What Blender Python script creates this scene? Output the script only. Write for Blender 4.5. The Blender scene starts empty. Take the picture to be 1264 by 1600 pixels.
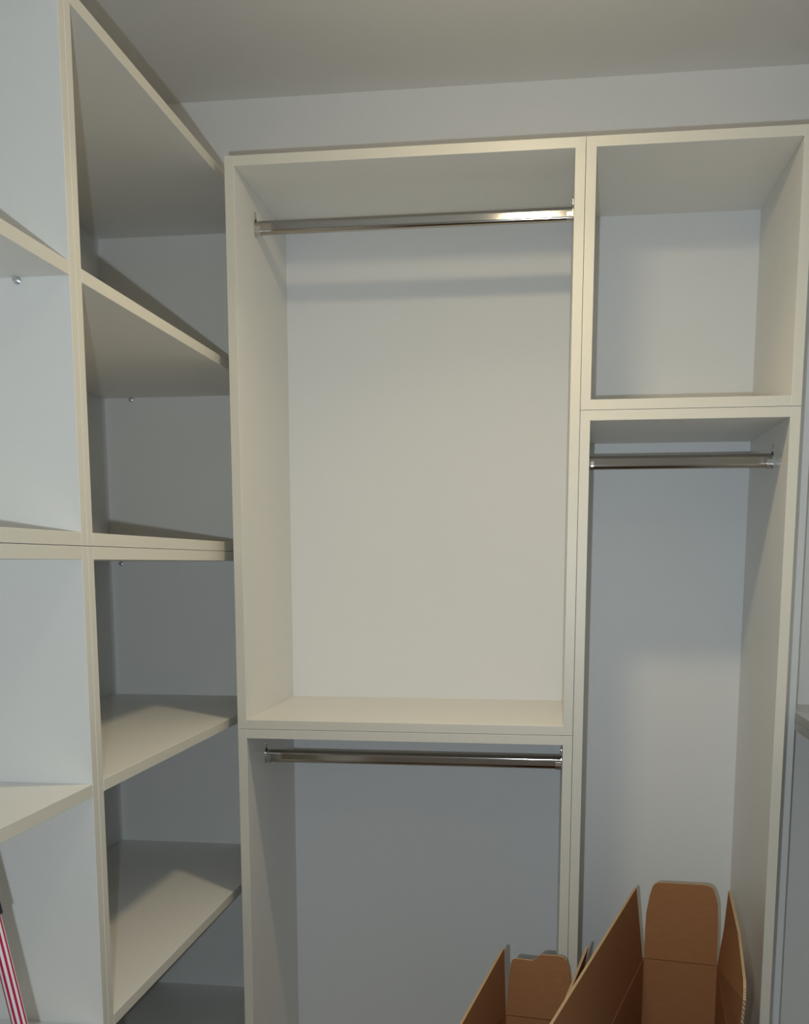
import bpy, bmesh, math
from mathutils import Vector, Matrix

SC = bpy.context.scene
COL = SC.collection

# ------------------------------------------------------------------ camera
# frame of reference: the camera stands at the origin, +y looks at the back wall
F_PX, CY, YAW, PITCH, ROLL = 1657.9, 1126.7, 0.1379, -0.1475, -0.0009
cam_d = bpy.data.cameras.new('camera')
cam_d.sensor_fit = 'HORIZONTAL'
cam_d.sensor_width = 36.0
cam_d.lens = 36.0 * F_PX / 1264.0
cam_d.shift_y = (CY - 800.0) / 1264.0
cam_d.clip_start = 0.02
cam_o = bpy.data.objects.new('camera', cam_d)
COL.objects.link(cam_o)
fw = Vector((-math.sin(YAW) * math.cos(PITCH), math.cos(YAW) * math.cos(PITCH), math.sin(PITCH)))
rt = Vector((math.cos(YAW), math.sin(YAW), 0.0))
up = rt.cross(fw)
r2 = rt * math.cos(ROLL) + up * math.sin(ROLL)
u2 = -rt * math.sin(ROLL) + up * math.cos(ROLL)
cam_o.matrix_world = Matrix(((r2.x, u2.x, -fw.x, 0), (r2.y, u2.y, -fw.y, 0), (r2.z, u2.z, -fw.z, 0), (0, 0, 0, 1)))
SC.camera = cam_o

# ------------------------------------------------------------------ world, lights, exposure
w = bpy.data.worlds.new('world')
SC.world = w
w.use_nodes = True
w.node_tree.nodes['Background'].inputs[0].default_value = (0.5, 0.5, 0.5, 1)
w.node_tree.nodes['Background'].inputs[1].default_value = 0.02
SC.view_settings.view_transform = 'Standard'
SC.view_settings.look = 'None'
SC.view_settings.gamma = 1.0
SC.view_settings.exposure = 0.0
SC.view_settings.use_curve_mapping = False

# the photographer's flash, a few centimetres left of and below the lens
fl = bpy.data.lights.new('camera_flash', 'AREA')
fl.shape = 'DISK'
fl.size = 0.016
fl.energy = 10.1
fl.color = (0.76, 0.89, 1.0)
flo = bpy.data.objects.new('camera_flash', fl)
COL.objects.link(flo)
flo.location = (-0.055, 0.0, -0.045)
flo.rotation_euler = (math.radians(90 + 16), 0, math.radians(-14))
LAMP_X, LAMP_Y, LAMP_Z, LAMP_E = -0.072, 1.565, 0.802, 86.0
FILL_E = 17.0   # unseen fill light added behind the camera for more ambient

# ------------------------------------------------------------------ materials
def srgb(r, g, b):
    f = lambda c: c / 12.92 if c <= 0.04045 else ((c + 0.055) / 1.055) ** 2.4
    return (f(r / 255), f(g / 255), f(b / 255), 1)

def mat(name, col, rough=0.5, metal=0.0, bump=0.0, bscale=400.0, var=0.0, vscale=6.0, spec=0.5, stretch=(1, 1, 1)):
    m = bpy.data.materials.new(name)
    m.use_nodes = True
    nt = m.node_tree
    b = nt.nodes['Principled BSDF']
    b.inputs['Roughness'].default_value = rough
    b.inputs['Metallic'].default_value = metal
    b.inputs['Specular IOR Level'].default_value = spec
    tc = nt.nodes.new('ShaderNodeTexCoord')
    mp = nt.nodes.new('ShaderNodeMapping')
    mp.inputs['Scale'].default_value = stretch
    nt.links.new(tc.outputs['Object'], mp.inputs[0])
    if var > 0:
        n = nt.nodes.new('ShaderNodeTexNoise')
        n.inputs['Scale'].default_value = vscale
        n.inputs['Detail'].default_value = 5
        nt.links.new(mp.outputs[0], n.inputs['Vector'])
        mx = nt.nodes.new('ShaderNodeMix')
        mx.data_type = 'RGBA'
        mx.inputs['A'].default_value = tuple(c * (1 - var) for c in col[:3]) + (1,)
        mx.inputs['B'].default_value = tuple(min(1, c * (1 + var)) for c in col[:3]) + (1,)
        nt.links.new(n.outputs['Fac'], mx.inputs['Factor'])
        nt.links.new(mx.outputs['Result'], b.inputs['Base Color'])
    else:
        b.inputs['Base Color'].default_value = col
    if bump > 0:
        n2 = nt.nodes.new('ShaderNodeTexNoise')
        n2.inputs['Scale'].default_value = bscale
        n2.inputs['Detail'].default_value = 2
        nt.links.new(mp.outputs[0], n2.inputs['Vector'])
        bp = nt.nodes.new('ShaderNodeBump')
        bp.inputs['Strength'].default_value = bump
        bp.inputs['Distance'].default_value = 0.0005
        nt.links.new(n2.outputs['Fac'], bp.inputs['Height'])
        nt.links.new(bp.outputs['Normal'], b.inputs['Normal'])
    return m

M_BOARD = mat('white_melamine', (0.83, 0.82, 0.78, 1), rough=0.42, bump=0.25, bscale=900, var=0.012)
M_EDGE = mat('cream_edge_band', (0.74, 0.71, 0.62, 1), rough=0.38, bump=0.1, bscale=500, var=0.012)

M_BACK = mat('white_hardboard', (0.82, 0.825, 0.82, 1), rough=0.55, bump=0.2, bscale=800)
M_WALL = mat('wall_paint', (0.88, 0.87, 0.855, 1), rough=0.9, bump=0.3, bscale=250, var=0.015)
M_CEIL = mat('ceiling_paint', (0.90, 0.88, 0.84, 1), rough=0.75, bump=0.3, bscale=250, var=0.015)
M_FLOOR = mat('oak_laminate', (0.26, 0.175, 0.105, 1), rough=0.45, var=0.25, vscale=5, stretch=(12, 1, 1))
M_CHROME = mat('chrome', (0.42, 0.40, 0.375, 1), rough=0.11, metal=1.0)
M_NICKEL = mat('nickel', (0.60, 0.58, 0.55, 1), rough=0.2, metal=1.0)
M_STEEL = mat('steel_pin', (0.75, 0.77, 0.8, 1), rough=0.25, metal=1.0)
M_CARD = mat('cardboard', srgb(168, 118, 79), rough=0.85, bump=0.5, bscale=120, var=0.09, vscale=40, spec=0.2, stretch=(1, 1, 4))
M_BLACK = mat('black_plastic', (0.012, 0.012, 0.014, 1), rough=0.4)
M_TRIM = mat('lamp_trim', (0.7, 0.7, 0.7, 1), rough=0.4)

# corrugated cut edge of cardboard: fine flutes along the edge
def corrugated():
    m = mat('corrugated_edge', srgb(196, 160, 118), rough=0.9, spec=0.2)
    nt = m.node_tree
    b = nt.nodes['Principled BSDF']
    tc = nt.nodes.new('ShaderNodeTexCoord')
    wv = nt.nodes.new('ShaderNodeTexWave')
    wv.wave_type = 'BANDS'
    wv.bands_direction = 'DIAGONAL'
    wv.inputs['Scale'].default_value = 110
    nt.links.new(tc.outputs['Object'], wv.inputs['Vector'])
    mx = nt.nodes.new('ShaderNodeMix')
    mx.data_type = 'RGBA'
    mx.inputs['A'].default_value = srgb(150, 116, 82)
    mx.inputs['B'].default_value = srgb(222, 196, 160)
    nt.links.new(wv.outputs['Fac'], mx.inputs['Factor'])
    nt.links.new(mx.outputs['Result'], b.inputs['Base Color'])
    return m
M_CORR = corrugated()

# red and white lengthwise stripes, by angle around the pole's own axis
def stripes():
    m = mat('striped_film', (1, 1, 1, 1), rough=0.35)
    nt = m.node_tree
    b = nt.nodes['Principled BSDF']
    tc = nt.nodes.new('ShaderNodeTexCoord')
    sp = nt.nodes.new('ShaderNodeSeparateXYZ')
    nt.links.new(tc.outputs['Object'], sp.inputs[0])
    at = nt.nodes.new('ShaderNodeMath'); at.operation = 'ARCTAN2'
    nt.links.new(sp.outputs['Y'], at.inputs[0]); nt.links.new(sp.outputs['X'], at.inputs[1])
    mu = nt.nodes.new('ShaderNodeMath'); mu.operation = 'MULTIPLY'; mu.inputs[1].default_value = 9
    nt.links.new(at.outputs[0], mu.inputs[0])
    ad = nt.nodes.new('ShaderNodeMath'); ad.operation = 'ADD'; ad.inputs[1].default_value = 0.6
    nt.links.new(mu.outputs[0], ad.inputs[0])
    sn = nt.nodes.new('ShaderNodeMath'); sn.operation = 'SINE'
    nt.links.new(ad.outputs[0], sn.inputs[0])
    gt = nt.nodes.new('ShaderNodeMath'); gt.operation = 'GREATER_THAN'; gt.inputs[1].default_value = 0.05
    nt.links.new(sn.outputs[0], gt.inputs[0])
    mx = nt.nodes.new('ShaderNodeMix'); mx.data_type = 'RGBA'
    mx.inputs['A'].default_value = (0.86, 0.78, 0.80, 1)
    mx.inputs['B'].default_value = (0.50, 0.012, 0.06, 1)
    nt.links.new(gt.outputs[0], mx.inputs['Factor'])
    nt.links.new(mx.outputs['Result'], b.inputs['Base Color'])
    return m
M_STRIPE = stripes()

def emissive(name, col, e):
    m = bpy.data.materials.new(name)
    m.use_nodes = True
    b = m.node_tree.nodes['Principled BSDF']
    b.inputs['Base Color'].default_value = (0.9, 0.9, 0.9, 1)
    b.inputs['Emission Color'].default_value = col
    b.inputs['Emission Strength'].default_value = e
    return m
M_LAMP = emissive('lamp_diffuser', (1.0, 0.82, 0.52, 1), LAMP_E)
M_FILL = emissive('fill_glow', (1.0, 0.86, 0.62, 1), FILL_E)

# ------------------------------------------------------------------ helpers
def thing(name, label, cat, loc, group=None):
    o = bpy.data.objects.new(name, None)
    o.empty_display_size = 0.05
    COL.objects.link(o)
    o.location = loc
    o['label'] = label
    o['category'] = cat
    if group:
        o['group'] = group
    return o

def base_of(parent):
    v = Vector((0, 0, 0))
    while parent:
        v += parent.location
        parent = parent.parent
    return v

def obj(name, bm, mats, parent=None, origin=None):
    """link bm (world coordinates) as one mesh object; its origin is moved to `origin` or its bottom centre"""
    if origin is None:
        xs = [v.co for v in bm.verts]
        origin = Vector(((min(v.x for v in xs) + max(v.x for v in xs)) / 2,
                         (min(v.y for v in xs) + max(v.y for v in xs)) / 2, min(v.z for v in xs)))
    origin = Vector(origin)
    for v in bm.verts:
        v.co -= origin
    bmesh.ops.recalc_face_normals(bm, faces=bm.faces)
    me = bpy.data.meshes.new(name)
    bm.to_mesh(me)
    bm.free()
    for m in (mats if isinstance(mats, (list, tuple)) else [mats]):
        me.materials.append(m)
    o = bpy.data.objects.new(name, me)
    COL.objects.link(o)
    o.location = origin - base_of(parent)
    if parent:
        o.parent = parent
    return o

def box_bm(x0, x1, y0, y1, z0, z1, bevel=0.0, front=None, bm=None):
    bm = bm or bmesh.new()
    vs = [bm.verts.new((x, y, z)) for x in (x0, x1) for y in (y0, y1) for z in (z0, z1)]
    fs = []
    for idx in ((0, 1, 3, 2), (4, 6, 7, 5), (0, 4, 5, 1), (2, 3, 7, 6), (0, 2, 6, 4), (1, 5, 7, 3)):
        fs.append(bm.faces.new([vs[i] for i in idx]))
    bmesh.ops.recalc_face_normals(bm, faces=fs)
    if front is not None:
        f3 = Vector(front)
        for f in fs:
            f.normal_update()
            if f.normal.dot(f3) > 0.9:
                f.material_index = 1
    if bevel > 0:
        bmesh.ops.bevel(bm, geom=list({e for f in fs for e in f.edges}), offset=bevel, segments=1, affect='EDGES')
    return bm

def board(name, x0, x1, y0, y1, z0, z1, parent, front, mats=None):
    mats = mats or [M_BOARD, M_EDGE]
    return obj(name, box_bm(x0, x1, y0, y1, z0, z1, 0.0005, front), mats, parent)

def struct(name, bm, m):
    o = obj(name, bm, m)
    o['kind'] = 'structure'
    return o

def tube_bm(p0, p1, ra, rb=None, n=24, bm=None):
    """closed tapered cylinder between two points"""
    bm = bm or bmesh.new()
    rb = ra if rb is None else rb
    p0, p1 = Vector(p0), Vector(p1)
    d = (p1 - p0).normalized()
    a = d.orthogonal().normalized()
    b = d.cross(a)
    r0, r1 = [], []
    for i in range(n):
        t = 2 * math.pi * i / n
        e = a * math.cos(t) + b * math.sin(t)
        r0.append(bm.verts.new(p0 + e * ra))
        r1.append(bm.verts.new(p1 + e * rb))
    for i in range(n):
        j = (i + 1) % n
        bm.faces.new((r0[i], r0[j], r1[j], r1[i])).smooth = True
    caps = [bm.faces.new(list(reversed(r0))), bm.faces.new(r1)]
    for f in caps:
        for e in f.edges:
            e.smooth = False
    return bm

def stadium(cy, cz, wy, hz, n=10):
    """upright stadium outline in the yz plane: flat front and back, round top and bottom"""
    r = wy / 2
    h = hz / 2 - r
    pts = []
    for i in range(n + 1):
        t = math.pi * i / n
        pts.append((cy + r * math.cos(t), cz + h + r * math.sin(t)))
    for i in range(n + 1):
        t = math.pi + math.pi * i / n
        pts.append((cy + r * math.cos(t), cz - h + r * math.sin(t)))
    out = []
    k = len(pts)
    for i in range(k):                       # extra rows close to both ends of the flats keep them optically flat
        a, b = pts[i], pts[(i + 1) % k]
        out.append(a)
        if math.dist(a, b) > h:
            for q in (.04, .96):
                out.append((a[0] + (b[0] - a[0]) * q, a[1] + (b[1] - a[1]) * q))
    return out

def extrude_x(pts, x0, x1, bm=None, smooth=False):
    bm = bm or bmesh.new()
    a = [bm.verts.new((x0, y, z)) for y, z in pts]
    b = [bm.verts.new((x1, y, z)) for y, z in pts]
    n = len(pts)
    for i in range(n):
        j = (i + 1) % n
        bm.faces.new((a[i], a[j], b[j], b[i])).smooth = smooth and math.dist(pts[i], pts[j]) < 0.004
    for f in (bm.faces.new(list(reversed(a))), bm.faces.new(b)):
        for e in f.edges:
            e.smooth = False
    return bm

def slab(pts, n, th, name, parent):
    """sheet of cardboard: polygon extruded along n by th; its cut edges are the corrugated material"""
    bm = bmesh.new()
    n = Vector(n).normalized() * th
    a = [bm.verts.new(Vector(p)) for p in pts]
    b = [bm.verts.new(Vector(p) + n) for p in pts]
    k = len(pts)
    for i in range(k):
        j = (i + 1) % k
        f = bm.faces.new((a[i], a[j], b[j], b[i]))
        f.material_index = 1
    bm.faces.new(list(reversed(a)))
    bm.faces.new(b)
    return obj(name, bm, [M_CARD, M_CORR], parent)

# ------------------------------------------------------------------ dimensions (metres, camera at the origin)
T = 0.018
FZ, CZ = -1.50, 1.003
Y0, YB = 2.009, 2.396
XL, XC, XR = -0.6122, 0.0430, 0.4284
ZT, ZS, ZR = 0.7387, -0.3236, 0.2740
L, XB, YD = -0.6359, -1.025, 1.3892
ZSL, Z1, Z3, Z4, Z5 = 0.0240, 0.3745, -0.3068, -0.6645, -1.0244
G = 0.0004

# ------------------------------------------------------------------ the setting
X_W0, X_W1, Y_W0, Y_W1 = -1.045, 0.912, -0.90, 2.420
struct('wall_back', box_bm(X_W0 - .1, X_W1 + .1, Y_W1, Y_W1 + .1, FZ, CZ), M_WALL)
struct('wall_left', box_bm(X_W0 - .1, X_W0, Y_W0 - .1, Y_W1, FZ, CZ), M_WALL)
struct('wall_right', box_bm(X_W1, X_W1 + .1, Y_W0 - .1, Y_W1, FZ, CZ), M_WALL)
struct('wall_front', box_bm(X_W0, X_W1, Y_W0 - .1, Y_W0, FZ, CZ), M_WALL)
struct('floor', box_bm(X_W0 - .1, X_W1 + .1, Y_W0 - .1, Y_W1 + .1, FZ - .1, FZ), M_FLOOR)
struct('ceiling', box_bm(X_W0 - .1, X_W1 + .1, Y_W0 - .1, Y_W1 + .1, CZ, CZ + .1), M_CEIL)

# ------------------------------------------------------------------ shelving units
def unit_back_wall(name, label, cat, x0, x1, z0, z1, shelves=(), foot=0.0, bottom=True):
    """carcass open towards -y"""
    t = thing(name, label, cat, ((x0 + x1) / 2, (Y0 + YB) / 2, z0), 'open units along the back wall')
    fr = (0, -1, 0)
    x0 += G; x1 -= G; z0 += G if foot == 0 else 0; z1 -= G
    board('side_panel', x0, x0 + T, Y0, YB + .010, z0, z1, t, fr)
    board('side_panel', x1 - T, x1, Y0, YB + .010, z0, z1, t, fr)
    board('top_panel', x0 + T, x1 - T, Y0, YB + .010, z1 - T, z1, t, fr)
    if bottom:
        board('bottom_panel', x0 + T, x1 - T, Y0, YB + .010, z0 + foot, z0 + foot + T, t, fr)
    if foot and bottom:
        board('plinth', x0 + T, x1 - T, Y0 + .03, Y0 + .03 + T, z0, z0 + foot, t, fr)
    for z in shelves:
        board('shelf', x0 + T, x1 - T, Y0 + .005, YB, z - T, z, t, fr)
    obj('back_panel', box_bm(x0 + T - .003, x1 - T + .003, YB, YB + .006, z0 + foot + T - .003, z1 - T + .003), M_BACK, t)
    return t

def rail(t, x0, x1, zc, yc=2.1475):
    """oval chrome wardrobe rail between two cup brackets screwed to the side panels"""
    ri = obj('hanging_rail', extrude_x(stadium(yc, zc, 0.015, 0.0265), x0 + .0015, x1 - .0015, smooth=True), M_CHROME, t)
    for s, x in ((1, x0), (-1, x1)):
        bm = bmesh.new()
        # flange against the panel, a tab standing up over the rail, and a U cup under the rail
        a, b = sorted((x + s * .0001, x + s * .0016))
        extrude_x(stadium(yc, zc, 0.021, 0.034), a, b, bm)
        extrude_x(stadium(yc, zc + .020, 0.010, 0.022), a, b, bm)
        r, th = 0.0079, 0.0016
        a, b = sorted((x + s * .0016, x + s * .0125))
        h = 0.0265 / 2 - r
        out, inn = [], []
        for i in range(13):
            q = math.pi + math.pi * i / 12
            out.append((yc + (r + th) * math.cos(q), zc - h + (r + th) * math.sin(q)))
            inn.append((yc + r * math.cos(q), zc - h + r * math.sin(q)))
        out = [(yc - r - th, zc + .002)] + out + [(yc + r + th, zc + .002)]
        inn = [(yc - r, zc + .002)] + inn + [(yc + r, zc + .002)]
        for i in range(len(out) - 1):
            extrude_x([out[i], out[i + 1], inn[i + 1], inn[i]], a, b, bm)
        br = obj('rail_bracket', bm, M_NICKEL, t)
        p = Vector((x + s * .0017, yc, zc + .024))
        obj('screw', tube_bm(p, p + Vector((s * .0018, 0, 0)), .0035, .0022, 12), M_STEEL, br)
    return ri

u1 = unit_back_wall('wardrobe_unit', 'tall central white wardrobe unit, tallest opening with long chrome rail at its top', 'wardrobe', XL, XC, ZS, ZT)
rail(u1, XL + G + T, XC - G - T, 0.6525)
u2 = unit_back_wall('wardrobe_unit', 'white lower wardrobe unit below the tall central one, its chrome rail just beneath the joint', 'wardrobe', XL, XC, FZ, ZS, (), 0.07)
rail(u2, XL + G + T, XC - G - T, -0.4015)
u3 = unit_back_wall('shelf_unit', 'empty squarish white box unit at top right of the back wall', 'shelf', XC, XR, ZR, ZT)
u4 = unit_back_wall('wardrobe_unit', 'narrow tall white unit with short chrome rail, large cardboard carton standing in it', 'wardrobe', XC, XR, FZ, ZR, (), 0.07, False)
rail(u4, XC + G + T, XR - G - T, 0.1930)

def pin(t, x, y, z, d):
    p = Vector((x, y, z)); d = Vector(d)
    bm = tube_bm(p + d * .0003, p + d * .0018, .0052, .0050, 16)
    tube_bm(p + d * .0018, p + d * .0085, .0028, .0026, 14, bm)
    tube_bm(p + d * .0085, p + d * .0100, .0036, .0030, 14, bm)
    return obj('shelf_pin', bm, M_STEEL, t)

def unit_left(name, label, y0, y1, z0, z1, shelves, foot=0.0):
    """carcass open towards +x, its front edges in the plane x = L"""
    t = thing(name, label, 'shelf', ((L + XB) / 2, (y0 + y1) / 2, z0), 'open shelf units along the left wall')
    fr = (1, 0, 0)
    y0 += G; y1 -= G; z0 += G if foot == 0 else 0; z1 -= G
    xb = XB - .008
    board('side_panel', xb, L, y0, y0 + T, z0, z1, t, fr)
    board('side_panel', xb, L, y1 - T, y1, z0, z1, t, fr)
    board('top_panel', xb, L, y0 + T, y1 - T, z1 - T, z1, t, fr)
    board('bottom_panel', xb, L, y0 + T, y1 - T, z0 + foot, z0 + foot + T, t, fr)
    if foot:
        board('plinth', L - .03 - T, L - .03, y0 + T, y1 - T, z0, z0 + foot, t, fr)
    for z in shelves:
        board('shelf', XB + .001, L, y0 + T + .0006, y1 - T - .0006, z - T, z, t, fr)
    obj('back_panel', box_bm(XB - .006, XB, y0 + T - .003, y1 - T + .003, z0 + foot + T - .003, z1 - T + .003), M_BACK, t)
    return t

YN = 0.42
YE = YB + T + G
YDD = YD + T + G          # joint between the two neighbouring units
a1 = unit_left('shelf_unit', 'upper white corner shelf unit reaching nearly to the ceiling beside the tall central wardrobe', YDD, YE, ZSL, ZT, (Z1 + T,))
pin(a1, -0.9622, YB, Z1 - .0045, (0, -1, 0))
a2 = unit_left('shelf_unit', 'lower white corner shelf unit, its shadowed shelves seen from above', YDD, YE, FZ, ZSL, (Z3, Z4, Z5), 0.07)
pin(a2, -1.0006, YB, ZSL - T - .006, (0, -1, 0))
a3 = unit_left('shelf_unit', 'upper white shelf unit with a steel pin under its shelf, left of the corner unit', YN, YDD, ZSL, ZT, (Z1 + T,))
pin(a3, -0.7082, YD - G, Z1 - .0045, (0, -1, 0))
a4 = unit_left('shelf_unit', 'lower white shelf unit at left, the striped pole leans on it', YN, YDD, FZ, ZSL, (Z3, Z4, Z5), 0.07)

# right wall: a filler strip beside the back unit, then two stacked units open towards -x
XF, YR, XRB = 0.501, YB, 0.890
fs = thing('filler_strip', 'narrow white filler strip recessed in the gap right of the narrow tall unit', 'panel', (0.4646, 2.264, FZ))
obj('strip', box_bm(0.4289, 0.5003, 2.255, 2.273, FZ, ZT, 0.0004), M_BACK, fs)
def unit_right(label, z0, z1, foot=0.0):
    t = thing('shelf_unit', label, 'shelf', (0.70, 1.5, z0), 'open units along the right wall')
    y0, y1, x1 = YN, YR + T, XRB + .008
    tt = T
    fr = (-1, 0, 0)
    mm = [M_BOARD, M_EDGE]
    z1 -= G
    z0 += G if foot == 0 else 0
    board('side_panel', XF, x1, y0, y0 + T, z0, z1, t, fr, mm)
    board('side_panel', XF, x1, y1 - T, y1, z0, z1, t, fr, mm)
    board('top_panel', XF, x1, y0 + T, y1 - T, z1 - tt, z1, t, fr, mm)
    board('bottom_panel', XF, x1, y0 + T, y1 - T, z0 + foot, z0 + foot + tt, t, fr, mm)
    if foot:
        board('plinth', XF + .03, XF + .048, y0 + T, y1 - T, z0, z0 + foot, t, fr, mm)
    obj('back_panel', box_bm(XRB, XRB + .006, y0 + T - .003, y1 - T + .003, z0 + foot + tt - .003, z1 - tt + .003), M_BACK, t)
unit_right('upper white unit on the right wall, sliver above the brown-edged joint', ZS, ZT)
unit_right('lower white unit on the right wall, bluish sliver below the brown-edged joint', FZ, ZS, 0.07)

# ------------------------------------------------------------------ ceiling lamp (above the frame, mirrored in the rails)
lp = thing('ceiling_light', 'small white drop lamp with an oval opal lens, hanging before the tall central wardrobe', 'lamp', (LAMP_X, LAMP_Y, CZ))
bm = tube_bm((LAMP_X, LAMP_Y, CZ - .0003), (LAMP_X, LAMP_Y, CZ - .014), .042, .036, 40)
obj('ceiling_rose', bm, M_TRIM, lp)
bm = tube_bm((LAMP_X, LAMP_Y, CZ - .0142), (LAMP_X, LAMP_Y, LAMP_Z + .045), .009, .009, 24)
obj('stem', bm, M_TRIM, lp)
LRX, LRY, LRZ, LCUT = 0.060, 0.040, 0.016, 0.009
bm = bmesh.new()
bmesh.ops.create_uvsphere(bm, u_segments=40, v_segments=24, radius=1.0)
for v in bm.verts:
    v.co = Vector((LAMP_X + v.co.x * LRX, LAMP_Y + v.co.y * LRY, LAMP_Z + v.co.z * LRZ))
bmesh.ops.bisect_plane(bm, geom=bm.verts[:] + bm.edges[:] + bm.faces[:], plane_co=(0, 0, LAMP_Z + LCUT), plane_no=(0, 0, 1), clear_outer=True)
for f in bm.faces:
    f.smooth = True
obj('lens', bm, M_LAMP, lp)
bm = bmesh.new()
bmesh.ops.create_uvsphere(bm, u_segments=40, v_segments=24, radius=1.0)
for v in bm.verts:
    v.co = Vector((LAMP_X + v.co.x * (LRX + .002), LAMP_Y + v.co.y * (LRY + .002), LAMP_Z + v.co.z * (LRZ + .032)))
bmesh.ops.bisect_plane(bm, geom=bm.verts[:] + bm.edges[:] + bm.faces[:], plane_co=(0, 0, LAMP_Z + LCUT + .0005), plane_no=(0, 0, -1), clear_outer=True)
bmesh.ops.holes_fill(bm, edges=[e for e in bm.edges if e.is_boundary])
obj('cap', bm, M_TRIM, lp)

# downward beam of the same lamp (its reflector), just under the lens
bl = bpy.data.lights.new('lamp_beam', 'AREA')
bl.shape = 'ELLIPSE'
bl.size = LRX * 1.6
bl.size_y = LRY * 1.6
bl.spread = math.radians(138)
bl.energy = 1.8
bl.color = (1.0, 0.82, 0.52)
blo = bpy.data.objects.new('lamp_beam', bl)
COL.objects.link(blo)
blo.location = (LAMP_X, LAMP_Y, LAMP_Z - LRZ - .001)

LX2, LY2 = -0.05, -0.15  # added fill light, out of view, raises the ambient in the bays
fill = thing('ceiling_light', 'round flush fill light added on the ceiling, unseen behind the photographer', 'lamp', (LX2, LY2, CZ))
obj('fill_housing', tube_bm((LX2, LY2, CZ - .0003), (LX2, LY2, CZ - .020), .105, .102, 48), M_TRIM, fill)
obj('fill_disc', tube_bm((LX2, LY2, CZ - .0205), (LX2, LY2, CZ - .024), .094, .090, 48), M_FILL, fill)

# ------------------------------------------------------------------ cardboard cartons
TH = 0.0045
def carton(name, label, FLp, FRp, NRp, NLp, rim, far_out, left_flap, right_flap, step):
    """four walls standing on the floor (corners far-left, far-right, near-right, near-left), flaps up"""
    t = thing(name, label, 'box', ((FLp[0] + NRp[0]) / 2, (FLp[1] + NRp[1]) / 2, FZ))
    P = [Vector((*p, 0)) for p in (FLp, FRp, NRp, NLp)]
    c = sum(P, Vector()) / 4
    bm = bmesh.new()
    # walls as one folded tube with thickness
    Q = [p + (p - c).normalized() * TH * 1.4 for p in P]
    zs = (FZ + .001, rim)
    ring = lambda pts, z: [bm.verts.new((p.x, p.y, z)) for p in pts]
    i0, i1, o0, o1 = ring(P, zs[0] + TH), ring(P, zs[1]), ring(Q, zs[0]), ring(Q, zs[1])
    for k in range(4):
        j = (k + 1) % 4
        bm.faces.new((i0[k], i0[j], i1[j], i1[k]))
        bm.faces.new((o0[j], o0[k], o1[k], o1[j]))
        bm.faces.new((i1[k], i1[j], o1[j], o1[k]))
    bm.faces.new(i0)
    bm.faces.new(list(reversed(o0)))
    obj('body', bm, [M_CARD, M_CORR], t)
    # far flap: outline (s along the far wall, h over the rim)
    wv = (P[1] - P[0]); ln = wv.length; wv.normalize()
    n = Vector((-wv.y, wv.x, 0))
    if n.dot(P[0] - c) < 0:
        n = -n
    g = 0.0022
    pts = [P[0] + wv * s * ln + n * (h * 0.03) + Vector((0, 0, rim + max(h, g))) for s, h in far_out]
    slab(pts, n, TH, 'flap', t)
    for fl_ in (left_flap, right_flap):
        pts, nn = fl_
        slab(pts, nn, TH, 'flap', t)
    # near flap hangs down outside
    a, b = Q[3], Q[2]
    nn = Vector((b - a).cross(Vector((0, 0, 1)))).normalized()
    if nn.dot(a - c) < 0:
        nn = -nn
    hgt = 0.13
    lo = Vector((0, 0, rim - hgt)); hi = Vector((0, 0, rim - .002))
    off = nn * .003
    off2 = nn * .05
    u = (b - a) * .06
    slab([a + off + hi, b + off + hi, b - u + off2 + lo, a + u + off2 + lo], nn, TH, 'flap', t)
    return t

WA = 0.1468
farA = [(s / WA, h) for s, h in ((.001, 0), (.0006, .060), (.0020, .100), (.0075, .135), (.0124, .1543), (.0170, .1610), (.0250, .1645), (.1150, .1675), (.1260, .1650), (.1336, .1593), (.1390, .1450), (.1432, .1272), (.1455, .080), (.1462, 0))]
RA = -0.815
def lerp(a, b, k): return tuple(a[i] + (b[i] - a[i]) * k for i in range(3))
la0, la1 = (.2000, 2.158, RA + .0002), (.0450, 1.530, RA + .0002)
lt0, lt1 = (.1797, 2.121, -.650), (.0060, 1.4250, -.650)
leftA = [la0, lerp(la0, lt0, .5), lt0, lerp(lt0, lt1, .5), lt1, la1]
rightA = [(.3474, 2.1389, RA + .0002), (.3560, 2.132, -.735), (.3610, 2.1264, -.650), (.3386, 1.8792, -.652), (.3085, 1.650, -.648), (.3060, 1.632, -.655),
          (.3052, 1.625, -.672), (.3060, 1.640, -.715), (.3085, 1.665, -.765), (.3095, 1.700, RA + .0002)]
carton('cardboard_box', 'large open brown cardboard carton with raised flaps, standing in the narrow right unit',
       (.2025, 2.162), (.3474, 2.139), (.3000, 1.600), (.0450, 1.530), RA, farA,
       (leftA, (-0.97, 0.24, 0)), (rightA, (0.99, -0.1, 0)), 0)
WB = 0.1245
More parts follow.
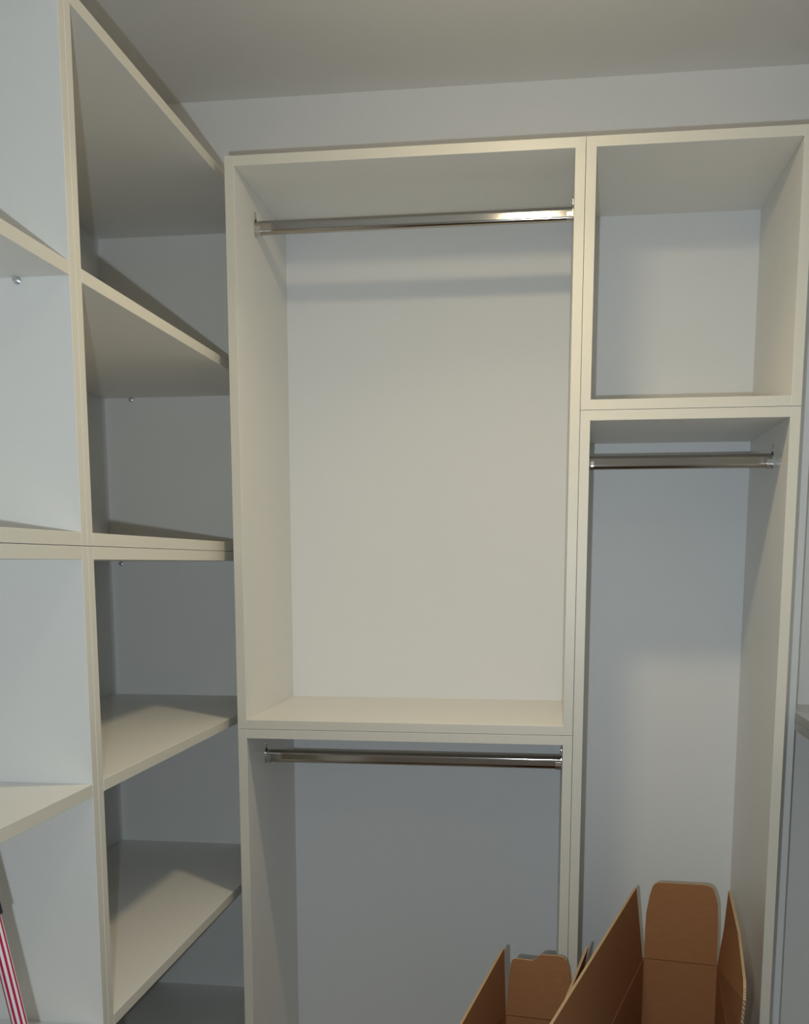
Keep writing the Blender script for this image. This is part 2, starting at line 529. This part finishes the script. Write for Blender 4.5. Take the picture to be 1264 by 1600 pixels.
farB = [(s / WB, h) for s, h in ((.0002, 0), (.0010, .030), (.0040, .075), (.0080, .106), (.0110, .1120), (.0160, .1140), (.0480, .1135), (.0530, .1165),
        (.0600, .1240), (.0650, .1265), (.1000, .1275), (.1070, .1255), (.1133, .1190), (.1180, .1050), (.1205, .0830), (.1238, .0320), (.1243, 0))]
RB = -0.8543
lb0, lb1 = (-.0727, 1.930, RB + .0002), (-.1500, 1.470, RB + .0002)
tb0, tb1 = (-.0780, 1.931, -.721), (-.1520, 1.430, -.721)
leftB = [lb0, tb0, lerp(tb0, tb1, .5), tb1, lb1]
rb0, rb1 = (.0500, 1.912, RB + .0002), (-.0200, 1.455, RB + .0002)
sb0, sb1 = (.0753, 1.940, -.711), (.0050, 1.520, -.711)
rightB = [rb0, sb0, lerp(sb0, sb1, .5), sb1, rb1]
carton('cardboard_box', 'smaller open brown cardboard carton left of the large one, far flap with stepped top edge',
       (-.0727, 1.930), (.0500, 1.912), (-.0200, 1.455), (-.1500, 1.470), RB, farB,
       (leftB, (-0.98, 0.17, 0)), (rightB, (0.98, -0.17, 0)), 0)

# ------------------------------------------------------------------ striped pole leaning on the shelf edge at the left
px = lambda z: -0.5786 - 0.198 * (z + 0.507)
PY = 1.05
foot = Vector((px(FZ), PY, FZ + .003))
pole = thing('striped_pole', 'red and white striped pole with black grip leaning at the left shelf edge', 'pole', foot)
def pole_part(name, z0, z1, ra, rb, m, seg=28):
    p0, p1 = Vector((px(z0), PY, z0)), Vector((px(z1), PY, z1))
    d = (p1 - p0)
    bm = tube_bm((0, 0, 0), (0, 0, d.length), ra, rb, seg)
    o = obj(name, bm, m, pole, origin=(0, 0, 0))
    o.location = p0 - foot
    o.rotation_euler = d.to_track_quat('Z', 'Y').to_euler()
    return o
pole_part('tip', FZ + .003, FZ + .04, .0095, .0105, M_BLACK)
pole_part('shaft', FZ + .04, -.382, .0085, .0085, M_STRIPE, 48)
pole_part('grip', -.382, -.255, .0112, .0098, M_BLACK)
